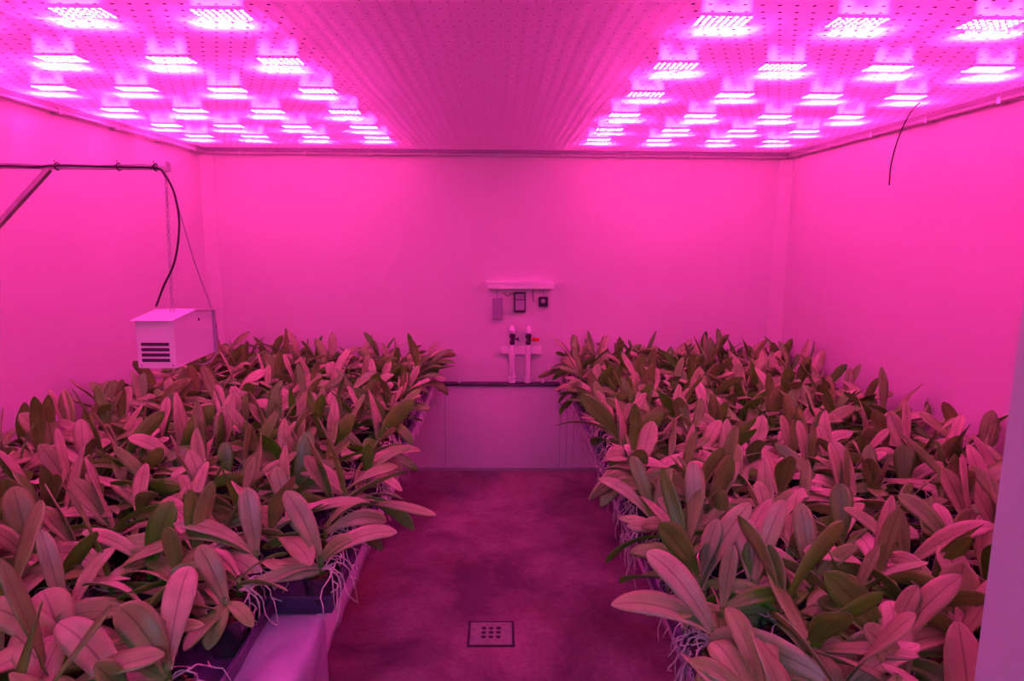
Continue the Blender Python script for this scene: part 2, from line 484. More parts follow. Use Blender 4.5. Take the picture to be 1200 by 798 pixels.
# projecting lower part of the back wall with its dark top rail
LZ = .735
xa, xb = at_y(514, 449, YB - .1).x, at_y(657, 451, YB - .1).x
mb = MB(); mb.box(XL, XR, YB - .07, YB, 0, LZ - .012); struct('wall_lower_back', mb, M['lower'])
mb = MB(); mb.box(xa, xb, YB - .095, YB - .001, LZ - .010, LZ + .009, ch=.004); mb.box(xa, xa + .03, YB - .10, YB - .07, LZ - .05, LZ - .012); mb.box(xb - .03, xb, YB - .10, YB - .07, LZ - .05, LZ - .012)
trim(9, mb, 'dark')
mb = MB()
for px in (522, 656, 664, 672):
    x = at_y(px, 500, YB - .07).x; mb.box(x - .004, x + .004, YB - .074, YB - .07, .03, LZ - .02)
trim(10, mb, 'joint')
mb = MB(); mb.box(XL, XR, YB - .082, YB - .07, 0, .028); o = struct('baseboard_back', mb, M['rail'])
mb = MB()
for px in (538, 636):
    x = at_y(px, 447, YB - .05).x; mb.lathe([(.010, 0), (.012, .004), (.008, .03), (.004, .045)], (x, YB - .05, LZ + .010), 10)
trim(11, mb, 'white_plastic')

# floor drain: sunk square frame with a holed cover
dc = at_z(575.5, 743, 0); DW, DL = .115, .105
dr = empty('floor_drain', (dc.x, dc.y, 0), 'square steel floor drain with nine round holes in the aisle floor', 'drain')
mb = MB()
for a, b, c, d in ((-DW, DW, DL - .012, DL), (-DW, DW, -DL, -DL + .012), (-DW, -DW + .012, -DL + .012, DL - .012), (DW - .012, DW, -DL + .012, DL - .012)):
    mb.box(dc.x + a, dc.x + b, dc.y + c, dc.y + d, 0, .004)
part(mb, 'frame', M['dark'], dr)
mb = MB(); mb.box(dc.x - DW + .014, dc.x + DW - .014, dc.y - DL + .014, dc.y + DL - .014, 0.0, .006, ch=.001); cv = part(mb, 'cover', M['grate'], dr)
mb = MB()
for i in (-1, 0, 1):
    for j in (-1, 0, 1):
        mb.lathe([(.0120, 0), (.0120, .0008)], (dc.x + i * .036, dc.y + .004 + j * .036, .006), 16)
part(mb, 'hole', M['dark'], cv)

# ------------------------------------------------------------------ grow lamps above the film
def make_lamp():
    root = empty('grow_lamp', (0, 0, 0))
    mb = MB(); mb.box(-.09, .09, -.040, .050, .031, .060, ch=.005)
    for i in range(-4, 5): mb.box(i * .021 - .002, i * .021 + .002, -.035, .045, .060, .100)
    mb.tube([(0, 0, .07), (0, 0, .17)], .006, 8)
    mb.build('housing', M['white_plastic'], root)
    def chips(pts):
        q = MB()
        for x, y in pts: q.box(x - .0045, x + .0045, y - .0045, y + .0045, .0165, .019)
        return q
    # a bar of chips just above the film and an added upright panel whose emission paints a U-shaped glow
    mb = MB(); mb.box(-.085, .085, -.055, .045, .019, .031, ch=.002); b = mb.build('led_bar', M['steel'], root)
    chips([(-.077 + .022 * k, y) for k in range(8) for y in (-.045, -.02, .005, .03)]).build('led_chips', M['led'], b)
    mb = MB(); mb.box(-.092, .092, -.050, -.044, .030, .118, ch=.002); mb.build('glow_panel', M['glow_panel'], root)
    return root


lampX = (-.89, -1.33, -1.77, -2.17, .72, 1.16, 1.60, 2.02)
lampY = (1.17, 1.72, 2.28, 2.86, 3.42, 3.99, 4.53, 5.00)
proto = make_lamp(); first = True
side_word = {0: 'left', 1: 'right'}
colw = ('innermost', 'second from inside', 'third from inside', 'outermost')
roww = ('eighth', 'seventh', 'sixth', 'fifth', 'fourth', 'third', 'second', 'first')
for j, y in enumerate(lampY):
    for i, x in enumerate(lampX):
        o = proto if first else copy_tree(proto); first = False
        o.location = (x, y, H + .013)
        tag(o, 'glowing lamp behind ceiling film, %s side, %s row from back wall, %s' % ('left' if i < 4 else 'right', roww[j], colw[i % 4]), 'lamp', 'LED grow lamps above the ceiling film')

# ------------------------------------------------------------------ corridor light behind the camera
cl = empty('corridor_lamp', (-.2, -.9, 2.5), 'pale corridor lamp behind the doorway', 'lamp')
mb = MB(); mb.box(-.6, .6, -.10, .10, 0, .06, ch=.01); mb.build('housing', M['white_plastic'], cl)
ld = D.lights.new('corridor_light', 'AREA'); ld.shape = 'RECTANGLE'; ld.size = 1.1; ld.size_y = .16; ld.energy = CORRIDOR_W; ld.color = CORRIDOR_COL
lo = D.objects.new('corridor_light', ld); C.objects.link(lo); lo.parent = cl; lo.location = (0, 0, -.02); lo.rotation_euler = (math.radians(35), 0, 0)

# ------------------------------------------------------------------ benches
def bench(side):
    nm = 'left' if side < 0 else 'right'
    xi = .535 if side < 0 else .565            # aisle face
    xo = 2.24
    y0, y1 = (.90, 5.26)
    root = empty('plant_bench', (side * 1.4, (y0 + y1) / 2, 0), '%s long growing bench covered in white film beside the aisle' % nm, 'bench', None)
    X = lambda a: (min(side * xi, side * a), max(side * xi, side * a))
    mb = MB(); x0, x1 = X(xo); mb.box(x0, x1, y0, y1, BT - .03, BT, ch=.004); part(mb, 'bench_top', M['sheet'], root)
    # film hanging over the aisle side, gently wavy
    mb = MB(); n = 150; rows = [(-.012, BT + .004), (.006, BT - .004), (.010, BT - .05), (.009, BT - .10), (.004, BT - .148)]
    n0 = 0
    for k in (0, 1):
        for i in range(n + 1):
            y = y0 + (y1 - y0) * i / n
            for r, (dx, z) in enumerate(rows):
                wv = (noise.noise((y * 9, r * .8, side * 5.)) * .010 + noise.noise((y * 30, r * 1.5, 2.)) * .004) * (r / 4)
                mb.vert((side * (xi - dx - wv) + side * k * .002, y, z + .006 * noise.noise((y * 5, 9, 1)) * (r == 4)))
    K = len(rows); off = (n + 1) * K
    for k in (0, 1):
        for i in range(n):
            for r in range(K - 1):
                a = k * off + i * K + r; mb.face(a, a + K, a + K + 1, a + 1)
    for i in range(n):
        for r in (0, K - 1):
            a = i * K + r; mb.face(a, a + K, a + K + off, a + off)
    part(mb, 'side_film', M['film'], root, smooth=True)
    for y in (1.3, 2.55, 3.8, 5.0):
        for xx in (1.0, 2.1):
            mb = MB(); cx = side * xx; mb.box(cx - .025, cx + .025, y - .025, y + .025, 0, BT - .03, ch=.004); mb.box(cx - .045, cx + .045, y - .045, y + .045, 0, .008)
            part(mb, 'leg', M['steel'], root)
    mb = MB()
    for xx in (1.0, 2.1): mb.box(side * xx - .02, side * xx + .02, y0 + .05, y1 - .05, BT - .075, BT - .03)
    part(mb, 'rail', M['steel'], root)
    return root


bench(-1); bench(1)
# the creased white sheet draped over the near aisle corner of the left bench
mb = MB(); nu, nv = 26, 26
for k in (0, 1):
    for i in range(nu + 1):
        for j in range(nv + 1):
            u, v = i / nu, j / nv                 # u: across towards the aisle, v: towards the back
            y = .90 + v * .945; s_ = u * .40
            ridge = .040 * abs(math.sin(4.5 * u - 5.4 * v + .5)) + .022 * noise.noise((u * 6, v * 3, 4.)) + .006 * noise.noise((u * 16, v * 9, 8.)); ridge *= .12 + .88 * min(1, (1 - v) * 2.2)
            if s_ < .16: p = (-.695 + s_, y, BT + .006 + abs(ridge))
            else:
                d = s_ - .16; a = min(1, d / .03)
                p = (-.535 + .014 * a + ridge * .8, y, BT + .006 - d * a + abs(ridge) * (1 - a))
            mb.vert((p[0], p[1], p[2] + (.002 if k else 0)))
K = nv + 1; off = (nu + 1) * K
for k in (0, 1):
    for i in range(nu):
        for j in range(nv):
            a = k * off + i * K + j; mb.face(a, a + 1, a + K + 1, a + K)
sh = mb.build('plastic_sheet', M['sheet_film'], smooth=True, origin=(-.7, 1.5, BT), fix=False)
tag(sh, 'creased white plastic sheet hanging over near corner of left bench', 'sheet')

# ------------------------------------------------------------------ orchids
PROF = [(0, .34), (.08, .40), (.2, .60), (.36, .86), (.52, .99), (.64, 1.0), (.77, .92), (.88, .70), (.95, .45), (1.0, .10)]


def prof(t, blunt=False):
    if blunt and t > .66: return .98
    for (a, p), (b, q) in zip(PROF, PROF[1:]):
        if t <= b:
            k = (t - a) / (b - a); return p + (q - p) * k
    return PROF[-1][1]


TS_HI = [0, .08, .18, .30, .44, .58, .70, .80, .88, .94, .98, 1.0]
TS_LO = [0, .2, .45, .7, .9, 1.0]


def leaf(mb, P0, P1, P2, width, hint, tone, fold=.22, hi=True, twist=0.0, blunt=False):
    P0, P1, P2 = Vector(P0), Vector(P1), Vector(P2); hint = Vector(hint)
    TS = TS_HI if hi else TS_LO; US = (-1, -.55, 0, .55, 1) if hi else (-1, 0, 1); nu = len(US)
    th = .0011; n0 = len(mb.v); rings = 2 * nu
    ph = R.uniform(0, 6.28)
    for t in TS:
        c = P0 * (1 - t) ** 2 + P1 * 2 * t * (1 - t) + P2 * t * t
        T = ((P1 - P0) * (1 - t) + (P2 - P1) * t).normalized()
        S = T.cross(hint)
        S = S.normalized() if S.length > 1e-5 else T.orthogonal().normalized()
        if twist: S = Matrix.Rotation(twist * t, 3, T) @ S
        Nn = S.cross(T).normalized()
        w_ = width * .5 * prof(t, blunt)
        fd = fold * (1.25 - .75 * t)
        lift = [abs(u) ** 1.2 * w_ * fd * 1.3 - (abs(u) ** 3) * w_ * .14 + .05 * w_ * math.sin(ph + 7 * t) * u for u in US]
        for u, l in zip(US, lift): mb.vert(c + S * u * w_ + Nn * (l + th), (u, t, tone))
        for u, l in zip(US, lift): mb.vert(c + S * u * w_ * .97 + Nn * (l - th), (u, t, tone))
    for i in range(len(TS) - 1):
        a0 = n0 + i * rings; b0 = a0 + rings
        for k in range(nu - 1):
            mb.mat = 0; mb.face(a0 + k, b0 + k, b0 + k + 1, a0 + k + 1)
            mb.mat = 1; mb.face(a0 + nu + k, a0 + nu + k + 1, b0 + nu + k + 1, b0 + nu + k)
        mb.mat = 0
        mb.face(a0, a0 + nu, b0 + nu, b0); mb.face(a0 + nu - 1, b0 + nu - 1, b0 + 2 * nu - 1, a0 + 2 * nu - 1)
    e0 = n0 + (len(TS) - 1) * rings
    mb.mat = 0; mb.face(*[e0 + k for k in range(nu)], *[e0 + nu + k for k in reversed(range(nu))])


def tone_pick(r):
    return min(1, max(0, r.choice((.0, .1, .3, .55, .75, .9, 1.)) + r.uniform(-.1, .1)))


def foliage(mb, r, hi=True, base=(0, 0, 0), rot=0.0, sc_=1.0):
    """two ranks of arching strap leaves"""
    n = r.choice((6, 6, 7, 7, 8)); az = r.uniform(0, 6.28) + rot
    bx = Vector(base); lean = Vector((r.uniform(-.3, .3), r.uniform(-.3, .3), 1)).normalized()
    big = r.uniform(.88, 1.1)
    for i in range(n):
        f = i / (n - 1)                                     # 0 lowest, 1 youngest
        a = az + (math.pi if i % 2 else 0) + r.uniform(-.8, .8)
        el = math.radians(2 + 36 * f + r.uniform(-14, 20))
        Ln = (r.uniform(.20, .32) - .05 * f) * sc_ * big
        up = r.random() < .15
        if up: el = math.radians(r.uniform(60, 86)); Ln *= .95
        dr_ = math.radians(r.uniform(8, 66)) * (.35 if up else 1 - .35 * f)
        h = Vector((math.cos(a), math.sin(a), 0)); b0 = bx + Vector((0, 0, .008 + .045 * f)) + h * .006
        sd = Vector((-h.y, h.x, 0)) * r.uniform(-.25, .25)
        p1 = b0 + (h * math.cos(el) + Vector((0, 0, math.sin(el)))) * Ln * .55
        e2 = el - dr_ * 1.5
        p2 = p1 + (h * math.cos(e2) + Vector((0, 0, math.sin(e2))) + sd).normalized() * Ln * .5
        hint = Vector((0, 0, 1)) - h * .6 * math.sin(el)
        hint.rotate(Matrix.Rotation(r.gauss(0, .45), 3, h))
        leaf(mb, b0, p1, p2, r.uniform(.046, .074) * sc_ * big, hint, tone_pick(r), r.uniform(.10, .50), hi, r.uniform(-1.1, 1.1))


def stem(mb, base=(0, 0, 0)):
    mb.mat = 0; mb.att = (.5, .1, .1)
    b = Vector(base); mb.tube([b + Vector((0, 0, -.01)), b + Vector((0, 0, .02)), b + Vector((0, 0, .05))], .011, 8, r1=.007)
    mb.att = (0, 0, 0)


def root_run(mb, r, b, a, reach, drop, rad=.0024, n=9):
    h = Vector((math.cos(a), math.sin(a), 0)); s = Vector((-h.y, h.x, 0)); pts = []
    k1, k2, p1, p2 = r.uniform(.015, .04), r.uniform(.008, .02), r.uniform(0, 6), r.uniform(0, 6)
    for i in range(n):
        t = i / (n - 1)
        lat = k1 * math.sin(4.2 * t + p1) + k2 * math.sin(11 * t + p2); wob = .011 * math.sin(13 * t + p2 * 2)
        pts.append(b + h * (reach * (t ** .75) + wob * t) + s * lat * t ** .5 + Vector((0, 0, .030 * math.sin(3.1 * min(1, t * 1.4)) - drop * t ** 1.9)))
    mb.tube(pts, rad, 6, r1=rad * .6)
    if r.random() < .6:
        i = r.randrange(3, n - 2); q = pts[i]; a2 = a + r.uniform(-1, 1); h2 = Vector((math.cos(a2), math.sin(a2), 0))
        mb.tube([q, q + h2 * .02 + Vector((0, 0, -.008)), q + h2 * .035 + Vector((0, 0, -.035 - .3 * drop)), q + h2 * .035 + Vector((.004, 0, -.06 - .5 * drop))], rad * .8, 5, r1=rad * .5)


def roots(mb, r, n, edge=None, base=(0, 0, 0)):
    b = Vector(base)
    for i in range(n):
        a = r.uniform(0, 6.28); root_run(mb, r, b, a, r.uniform(.06, .12), r.uniform(.02, .09))
    if edge is not None:
        for i in range(n):
            a = edge + r.uniform(-1.0, 1.0); root_run(mb, r, b, a, r.uniform(.06, .125), r.choice((.05, .08, .10, .13, .2, .3)) * r.uniform(.7, 1.15), r.uniform(.0022, .0036), 14)


POT_H, POT_R = .105, .058


def pot_mesh():
    mb = MB(); mb.lathe([(POT_R * .74, 0), (POT_R * .97, POT_H - .012), (POT_R * 1.04, POT_H - .010), (POT_R * 1.04, POT_H), (POT_R * .95, POT_H), (POT_R * .90, POT_H - .020)], (0, 0, -POT_H), 16)
    return mb


def bark_mb(r):
    mb = MB()
    for i in range(26):
        a = r.uniform(0, 6.28); q = POT_R * .82 * math.sqrt(r.random()); s = r.uniform(.005, .011)
        T = Matrix.Translation((q * math.cos(a), q * math.sin(a), -.014 + r.uniform(-.003, .006))) @ Matrix.Rotation(r.uniform(0, 3), 4, 'Z') @ Matrix.Rotation(r.uniform(-.6, .6), 4, 'X')
        mb.box(-s, s, -s * .6, s * .6, -s * .35, s * .35, T)
    return mb


LM = [M['leaf'], M['leaf_under']]
NV = 16
fol_mesh = []; root_in = []; root_edge = {}
for v in range(NV):
    mb = MB(); stem(mb); foliage(mb, R); fol_mesh.append(mb.mesh('foliage', LM, True, True, False))
for v in range(6):
    mb = MB(); roots(mb, R, 4); root_in.append(mb.mesh('roots', [M['root']], True))
for s in (-1, 1):
    root_edge[s] = []
    for v in range(5):
        mb = MB(); roots(mb, R, 4 if s < 0 else 6, edge=(0 if s < 0 else math.pi)); root_edge[s].append(mb.mesh('roots', [M['root']], True))
potM = smooth_by_angle(pot_mesh().build('pot', M['pot'])); barkM = bark_mb(R).mesh('bark', [M['bark']])
pot_data = potM.data; D.objects.remove(potM)


def orchid(x, y, z, rz, v, s, edge, label, group):
    root = empty('orchid', (x, y, z), label, 'orchid', group); root.rotation_euler = (0, 0, 0); root.scale = (1, 1, 1)
    p = D.objects.new('pot', pot_data); b = D.objects.new('bark', barkM); f = D.objects.new('foliage', fol_mesh[v])
    rt = D.objects.new('roots', edge if edge else root_in[v % 6])
    for o in (p, b, f, rt): C.objects.link(o)
    p.parent = root; b.parent = p; f.parent = root; rt.parent = root
    if abs(x) > 2.05: f.data = wall_mesh[1 if x > 0 else -1][v % 7]; rz = 0; s = 1
    f.rotation_euler = (0, 0, rz); f.scale = (s, s, s); b.rotation_euler = (0, 0, rz)
    if not edge: rt.rotation_euler = (0, 0, rz * 2)
    return root


# hero orchids: crown pixel, then leaves (tip pixel x, y, length, width, 'n'ear or 'f'ar, tone)
ZC = BT + .012 + POT_H
HERO = [
    ((64, 540), [(57, 496, .20, .075, 'n', .9, 'blunt'), (5, 462, .25, .085, 'f', .6), (24, 445, .24, .05, 'f', .3)], 'orchid whose upright front leaf is cut off square, near left wall'),
    ((80, 482), [(67, 423, .22, .070, 'f', .35), (110, 462, .17, .05, 'n', .5)], 'orchid with tall rounded upright leaf standing against left wall'),
    ((118, 500), [(129, 436, .24, .060, 'n', .3), (146, 416, .25, .058, 'f', .25)], 'orchid with two upright dull green leaves left of the hanging box'),
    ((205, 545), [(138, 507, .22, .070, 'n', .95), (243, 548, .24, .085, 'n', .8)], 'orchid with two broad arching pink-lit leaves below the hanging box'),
    ((212, 505), [(198, 459, .20, .060, 'n', .08), (255, 470, .20, .05, 'n', .6)], 'orchid with dark green upright leaf just below the hanging box'),
    ((268, 562), [(262, 514, .15, .066, 'n', .02), (182, 560, .22, .085, 'n', .9)], 'orchid with small round bright green leaf in middle of left bench'),
    ((250, 522), [(284, 476, .22, .062, 'f', .1), (215, 492, .20, .06, 'n', .8)], 'orchid with green leaf leaning right, centre of left bench'),
    ((312, 500), [(334, 436, .25, .055, 'n', .12), (350, 470, .2, .05, 'f', .8)], 'orchid with tall narrow green leaf at middle of left bench'),
    ((347, 582), [(364, 500, .25, .085, 'n', .04), (392, 545, .19, .08, 'n', .1)], 'orchid with pair of large dark green leaves near aisle on left bench'),
    ((176, 668), [(203, 588, .22, .085, 'n', .0), (86, 619, .22, .050, 'n', .9), (120, 692, .20, .045, 'n', .4)], 'orchid with one broad deep green upright leaf, left foreground'),
    ((300, 655), [(182, 606, .27, .055, 'n', .85), (286, 553, .22, .075, 'f', .8), (205, 628, .24, .05, 'n', .3)], 'orchid with long pink leaf reaching left, left bench foreground'),
    ((385, 662), [(332, 572, .25, .075, 'f', .75), (470, 622, .25, .070, 'n', .85), (415, 632, .17, .055, 'n', .5)], 'orchid whose long leaf juts over the aisle, front tray of left bench'),
    ((196, 790), [(222, 664, .27, .080, 'f', .95), (140, 712, .19, .095, 'f', .35)], 'orchid with folded bright leaf standing up, bottom left foreground'),
    ((265, 712), [(232, 640, .18, .070, 'f', .6), (243, 762, .14, .065, 'n', .25), (296, 735, .12, .045, 'n', .3)], 'orchid at near end of left bench with three spread leaves'),
    ((78, 775), [(50, 692, .19, .100, 'f', .55), (-25, 705, .22, .09, 'n', .6), (-15, 790, .2, .07, 'n', .7)], 'orchid with wide grey-sheened leaf, bottom left corner'),
    ((150, 830), [(68, 730, .26, .085, 'f', .8), (110, 780, .15, .06, 'n', .3)], 'orchid with long flat leaf pointing up left, bottom left edge'),
    ((78, 735), [(134, 642, .26, .045, 'f', .55), (32, 566, .26, .05, 'f', .7)], 'orchid with thin leaf slanting right, left foreground'),
    ((38, 665), [(14, 566, .25, .095, 'f', .3), (105, 622, .2, .045, 'f', .75), (-20, 618, .2, .06, 'n', .8)], 'orchid with big olive upright leaf at left edge of picture'),
    ((448, 560), [(432, 520, .16, .055, 'n', .1), (498, 515, .22, .045, 'n', .3), (470, 575, .16, .05, 'n', .8)], 'orchid on aisle edge of left bench with thin dark leaves over aisle'),
    ((508, 432), [(541, 424, .22, .045, 'n', .15), (538, 406, .24, .05, 'f', .2), (478, 410, .2, .05, 'f', .6)], 'orchid at far aisle corner of left bench with leaves toward pipes'),
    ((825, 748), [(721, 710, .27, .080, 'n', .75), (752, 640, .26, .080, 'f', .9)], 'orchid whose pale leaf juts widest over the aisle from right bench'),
    ((757, 612), [(734, 518, .24, .060, 'f', .15), (690, 552, .24, .050, 'n', .85), (790, 540, .2, .05, 'f', .3)], 'orchid on aisle edge of right bench with dark upright leaf'),
    ((815, 640), [(811, 516, .27, .070, 'f', .7), (770, 585, .2, .055, 'n', .8), (855, 590, .2, .045, 'f', .4)], 'orchid with tallest straight grey leaf near aisle, right bench'),
    ((882, 690), [(869, 600, .20, .078, 'n', .95), (888, 622, .16, .088, 'n', .02), (927, 563, .27, .065, 'f', .85)], 'orchid with round green leaf low in front, right bench'),
    ((950, 690), [(935, 576, .24, .070, 'f', .5), (846, 640, .24, .085, 'n', .85), (1005, 640, .18, .045, 'n', .2)], 'orchid with upright leaf and broad pink leaf lying left, right bench'),
    ((985, 640), [(985, 560, .20, .080, 'f', .08), (1012, 590, .22, .045, 'f', .6)], 'orchid with dark green upright leaf, middle of right bench'),
    ((1062, 668), [(1175, 613, .28, .065, 'n', .75), (1048, 592, .20, .050, 'n', .3), (985, 592, .24, .045, 'n', .4), (1080, 690, .17, .07, 'n', .1)], 'orchid with long pointed leaf reaching right toward doorway edge'),
    ((1120, 655), [(1054, 583, .24, .070, 'n', .05), (1140, 597, .19, .070, 'n', .6), (1095, 590, .2, .05, 'f', .75)], 'orchid with broad dark green leaf leaning left, right side of right bench'),
    ((1112, 745), [(1130, 660, .20, .100, 'n', .6), (1066, 748, .18, .070, 'n', .02)], 'orchid with very broad upright leaf beside doorway edge'),
    ((1058, 810), [(1042, 704, .22, .080, 'f', .7), (1012, 735, .19, .070, 'n', .7)], 'orchid with two pale rounded leaves at bottom of right bench'),
    ((1168, 545), [(1168, 457, .25, .070, 'n', .35), (1178, 480, .2, .05, 'f', .2)], 'orchid with tall oval leaf against right wall beside doorway edge'),
    ((1012, 468), [(1018, 411, .24, .050, 'n', .3), (998, 425, .2, .045, 'f', .6)], 'orchid with tall slim leaf standing against right wall'),
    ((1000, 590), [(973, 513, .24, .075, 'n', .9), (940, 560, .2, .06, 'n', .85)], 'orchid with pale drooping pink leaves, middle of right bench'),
    ((1058, 575), [(1060, 520, .18, .085, 'n', .1), (1108, 545, .2, .06, 'f', .7)], 'orchid with short wide green leaf near right wall'),
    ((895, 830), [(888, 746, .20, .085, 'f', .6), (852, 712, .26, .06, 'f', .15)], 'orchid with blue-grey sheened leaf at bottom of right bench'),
    ((832, 830), [(836, 752, .18, .085, 'f', .5), (800, 770, .15, .05, 'n', .3)], 'orchid with olive upright leaf at bottom of right bench beside aisle'),
]
hero_xy = []


def ray_reach(b, px, py, Lr, nf):
    d = ray(px, py).normalized(); oc = EYE - b; B = oc.dot(d); Cc = oc.dot(oc) - (Lr * .93) ** 2; q = B * B - Cc
    if q < 0: t = -B
    else: t = -B - math.sqrt(q) if nf == 'n' else -B + math.sqrt(q)
    p = EYE + d * t
    if q < 0:                                              # the ray passes farther off: stop at leaf length
        p = b + (p - b).normalized() * Lr * .97
    return p


def squeeze(mb, off=(0, 0, 0), n0=0):
    """leaves that would reach a wall bend up along it"""
    ox, oy = off[0], off[1]
    for k in range(n0, len(mb.v)):
        x, y, z = mb.v[k]; X, Y = x + ox, y + oy; lim = (XR if X > 0 else -XL) - .085
        if abs(X) > lim:
            e = abs(X) - lim; X2 = lim + .07 * math.tanh(e / .07); z += (e - (X2 - lim)) * .7; x = math.copysign(X2, X) - ox
        if Y > YB - .10:
            e = Y - (YB - .10); Y2 = YB - .10 + .08 * math.tanh(e / .08); z += (e - (Y2 - YB + .10)) * .6; y = Y2 - oy
        mb.v[k] = (x, y, z)


wall_mesh = {}
for s in (-1, 1):
    wall_mesh[s] = []
    for v in range(7):
        mb = MB(); stem(mb); foliage(mb, R); squeeze(mb, (s * 2.145, 2, 0)); wall_mesh[s].append(mb.mesh('foliage', LM, True, True, False))


def hero(crown, leaves, label):
    c = at_z(crown[0], crown[1], ZC + .02); c.z = ZC
    # keep crowns inside the trays of their own bench
    sgn = -1 if c.x < 0 else 1
    lim_i = .545; c.x = sgn * min(max(abs(c.x), lim_i), 2.16)
    hero_xy.append((c.x, c.y))
    root = empty('orchid', c, label, 'orchid', 'orchids in trays on the %s bench' % ('left' if c.x < 0 else 'right'))
    mb = MB(); stem(mb)
    for L_ in leaves:
        px, py, ln, wd, nf, tn = L_[:6]
        b0 = c + Vector((0, 0, .03)); tip = ray_reach(b0, px, py, ln, nf)
        v = tip - b0; h = Vector((v.x, v.y, 0)); hl = h.length
        p1 = b0 + v * .48 + Vector((0, 0, 1)) * (.16 * ln + .10 * hl)
        vw = (EYE - tip).normalized()
        hint = Vector((0, 0, 1)) * (.5 if v.z > .5 * ln else 1.0) + vw * .75
        leaf(mb, b0 - c, p1 - c, tip - c, wd * .92, hint, tn, .36, True, 0, len(L_) > 6)
    r = random.Random(int(crown[0] * 7 + crown[1]))
    # a few low leaves that every plant has
    for i in range(2):
        a = r.uniform(0, 6.28); h = Vector((math.cos(a), math.sin(a), 0)); Ln = r.uniform(.15, .2)
        if abs(c.x) < .75 and h.x * sgn < 0: h.x *= -1
        leaf(mb, h * .006 + Vector((0, 0, .01)), h * Ln * .5 + Vector((0, 0, .045)), h * Ln + Vector((0, 0, .0)), .055, (0, 0, 1), tone_pick(r), .2)
    squeeze(mb, c)
    mb.build('foliage', LM, root, True, True, fix=False)
    p = D.objects.new('pot', pot_data); b = D.objects.new('bark', barkM); C.objects.link(p); C.objects.link(b); p.parent = root; b.parent = p
    e = root_edge[sgn][len(hero_xy) % 5] if abs(c.x) < .72 else root_in[len(hero_xy) % 6]
    q = D.objects.new('roots', e); C.objects.link(q); q.parent = root


for h_ in HERO: hero(*h_)

# regular planting
SP, SPY, Y0 = .172, .1625, .885
spots = []
for s in (-1, 1):
    for i in range(10):
        for j in range(1, 27):
            x = .585 + i * SP; y = Y0 + (j + .5) * SPY
            if s < 0 and j < 6:
                x += SP                                          # the two near trays stand farther in
                if i == 9: continue
            xx = s * (x + R.uniform(-.012, .012)); yy = y + R.uniform(-.014, .014)
            if any((xx - a) ** 2 + (yy - b) ** 2 < .088 ** 2 for a, b in hero_xy): continue
            spots.append((s, i, j, xx, yy))
spots.sort(key=lambda q: math.hypot(q[3], q[4]))
n_ind = 300 - len(HERO); done = {}
ordn = ['nearest', 'second nearest', 'third nearest', 'fourth nearest', 'fifth nearest', 'sixth nearest', 'seventh nearest', 'eighth nearest']
far = []
ecount = {-1: 0, 1: 0}
for n, (s, i, j, x, y) in enumerate(spots):
    nm = 'left' if s < 0 else 'right'
    v = R.randrange(NV); rz = R.uniform(0, 6.28); scl = R.uniform(.9, 1.12)
    if n >= n_ind: far.append((s, i, j, x, y)); continue
    edge = root_edge[s][R.randrange(5)] if i == 0 else None
    line = ('in the line along the aisle', 'second line in from aisle', 'third line in from aisle', 'fourth line in from aisle', 'fifth line in from aisle', 'sixth line in from aisle',
            'seventh line in from aisle', 'eighth line in from aisle', 'ninth line in from aisle', 'in the line against the wall')[i]
    ordr = ('first', 'second', 'third', 'fourth', 'fifth', 'sixth', 'seventh', 'eighth', 'ninth', 'tenth', 'eleventh', 'twelfth', 'thirteenth', 'fourteenth', 'fifteenth',
            'sixteenth', 'seventeenth', 'eighteenth', 'nineteenth', 'twentieth', 'twenty-first', 'twenty-second', 'twenty-third', 'twenty-fourth', 'twenty-fifth', 'last')[j - 1]
    lab = '%s orchid on %s bench, %s, %s row from doorway' % ('root-trailing' if i == 0 else 'leafy', nm, line, ordr)
    grp = 'orchids in trays on the %s bench' % nm
    orchid(x, y, ZC, rz, v, scl, edge, lab, grp)

# the rest, beyond three hundred: one mass at the far end of both benches
mb = MB()
for s, i, j, x, y in far:
    c = Vector((x, y, ZC)); mb.mat = 0; stem(mb, c); foliage(mb, R, y < 4.2, c, 0, R.uniform(.9, 1.12))
    mb.mat = 2; n0 = len(mb.f)
    mb.lathe([(POT_R * .74, 0), (POT_R, POT_H)], (x, y, BT + .012), 10)
    mb.mat = 3
    if i == 0: roots(mb, R, 4, (0 if s < 0 else math.pi), c)
    else: roots(mb, R, 2, None, c)
squeeze(mb)
o = mb.build('orchid_mass', [M['leaf'], M['leaf_under'], M['pot'], M['root']], smooth=True, att=True, origin=(0, 4.3, BT), fix=False)
tag(o, 'dense mass of orchids filling the far ends of both benches by the back wall', 'orchids', kind='stuff')

# trays, two pots wide and three deep
def make_tray():
    root = empty('plant_tray'); W, Ln = SP * 2 - .012, SPY * 3 - .012; hw, hl = W / 2, Ln / 2
    mb = MB(); mb.box(-hw, hw, -hl, hl, .002, .010)
    mb.box(-hw, -hw + .006, -hl, hl, .010, .056); mb.box(hw - .006, hw, -hl, hl, .010, .056)
    mb.box(-hw, hw, -hl, -hl + .006, .010, .056); mb.box(-hw, hw, hl - .006, hl, .010, .056)
    mb.build('body', M['tray'], root)
    mb = MB(); e = .008
    mb.box(-hw - e, hw + e, -hl - e, -hl + .004, .050, .060, ch=.002); mb.box(-hw - e, hw + e, hl - .004, hl + e, .050, .060, ch=.002)
    mb.box(-hw - e, -hw + .004, -hl, hl, .050, .060, ch=.002); mb.box(hw - .004, hw + e, -hl, hl, .050, .060, ch=.002)
    mb.build('rim', M['tray'], root)
    return root


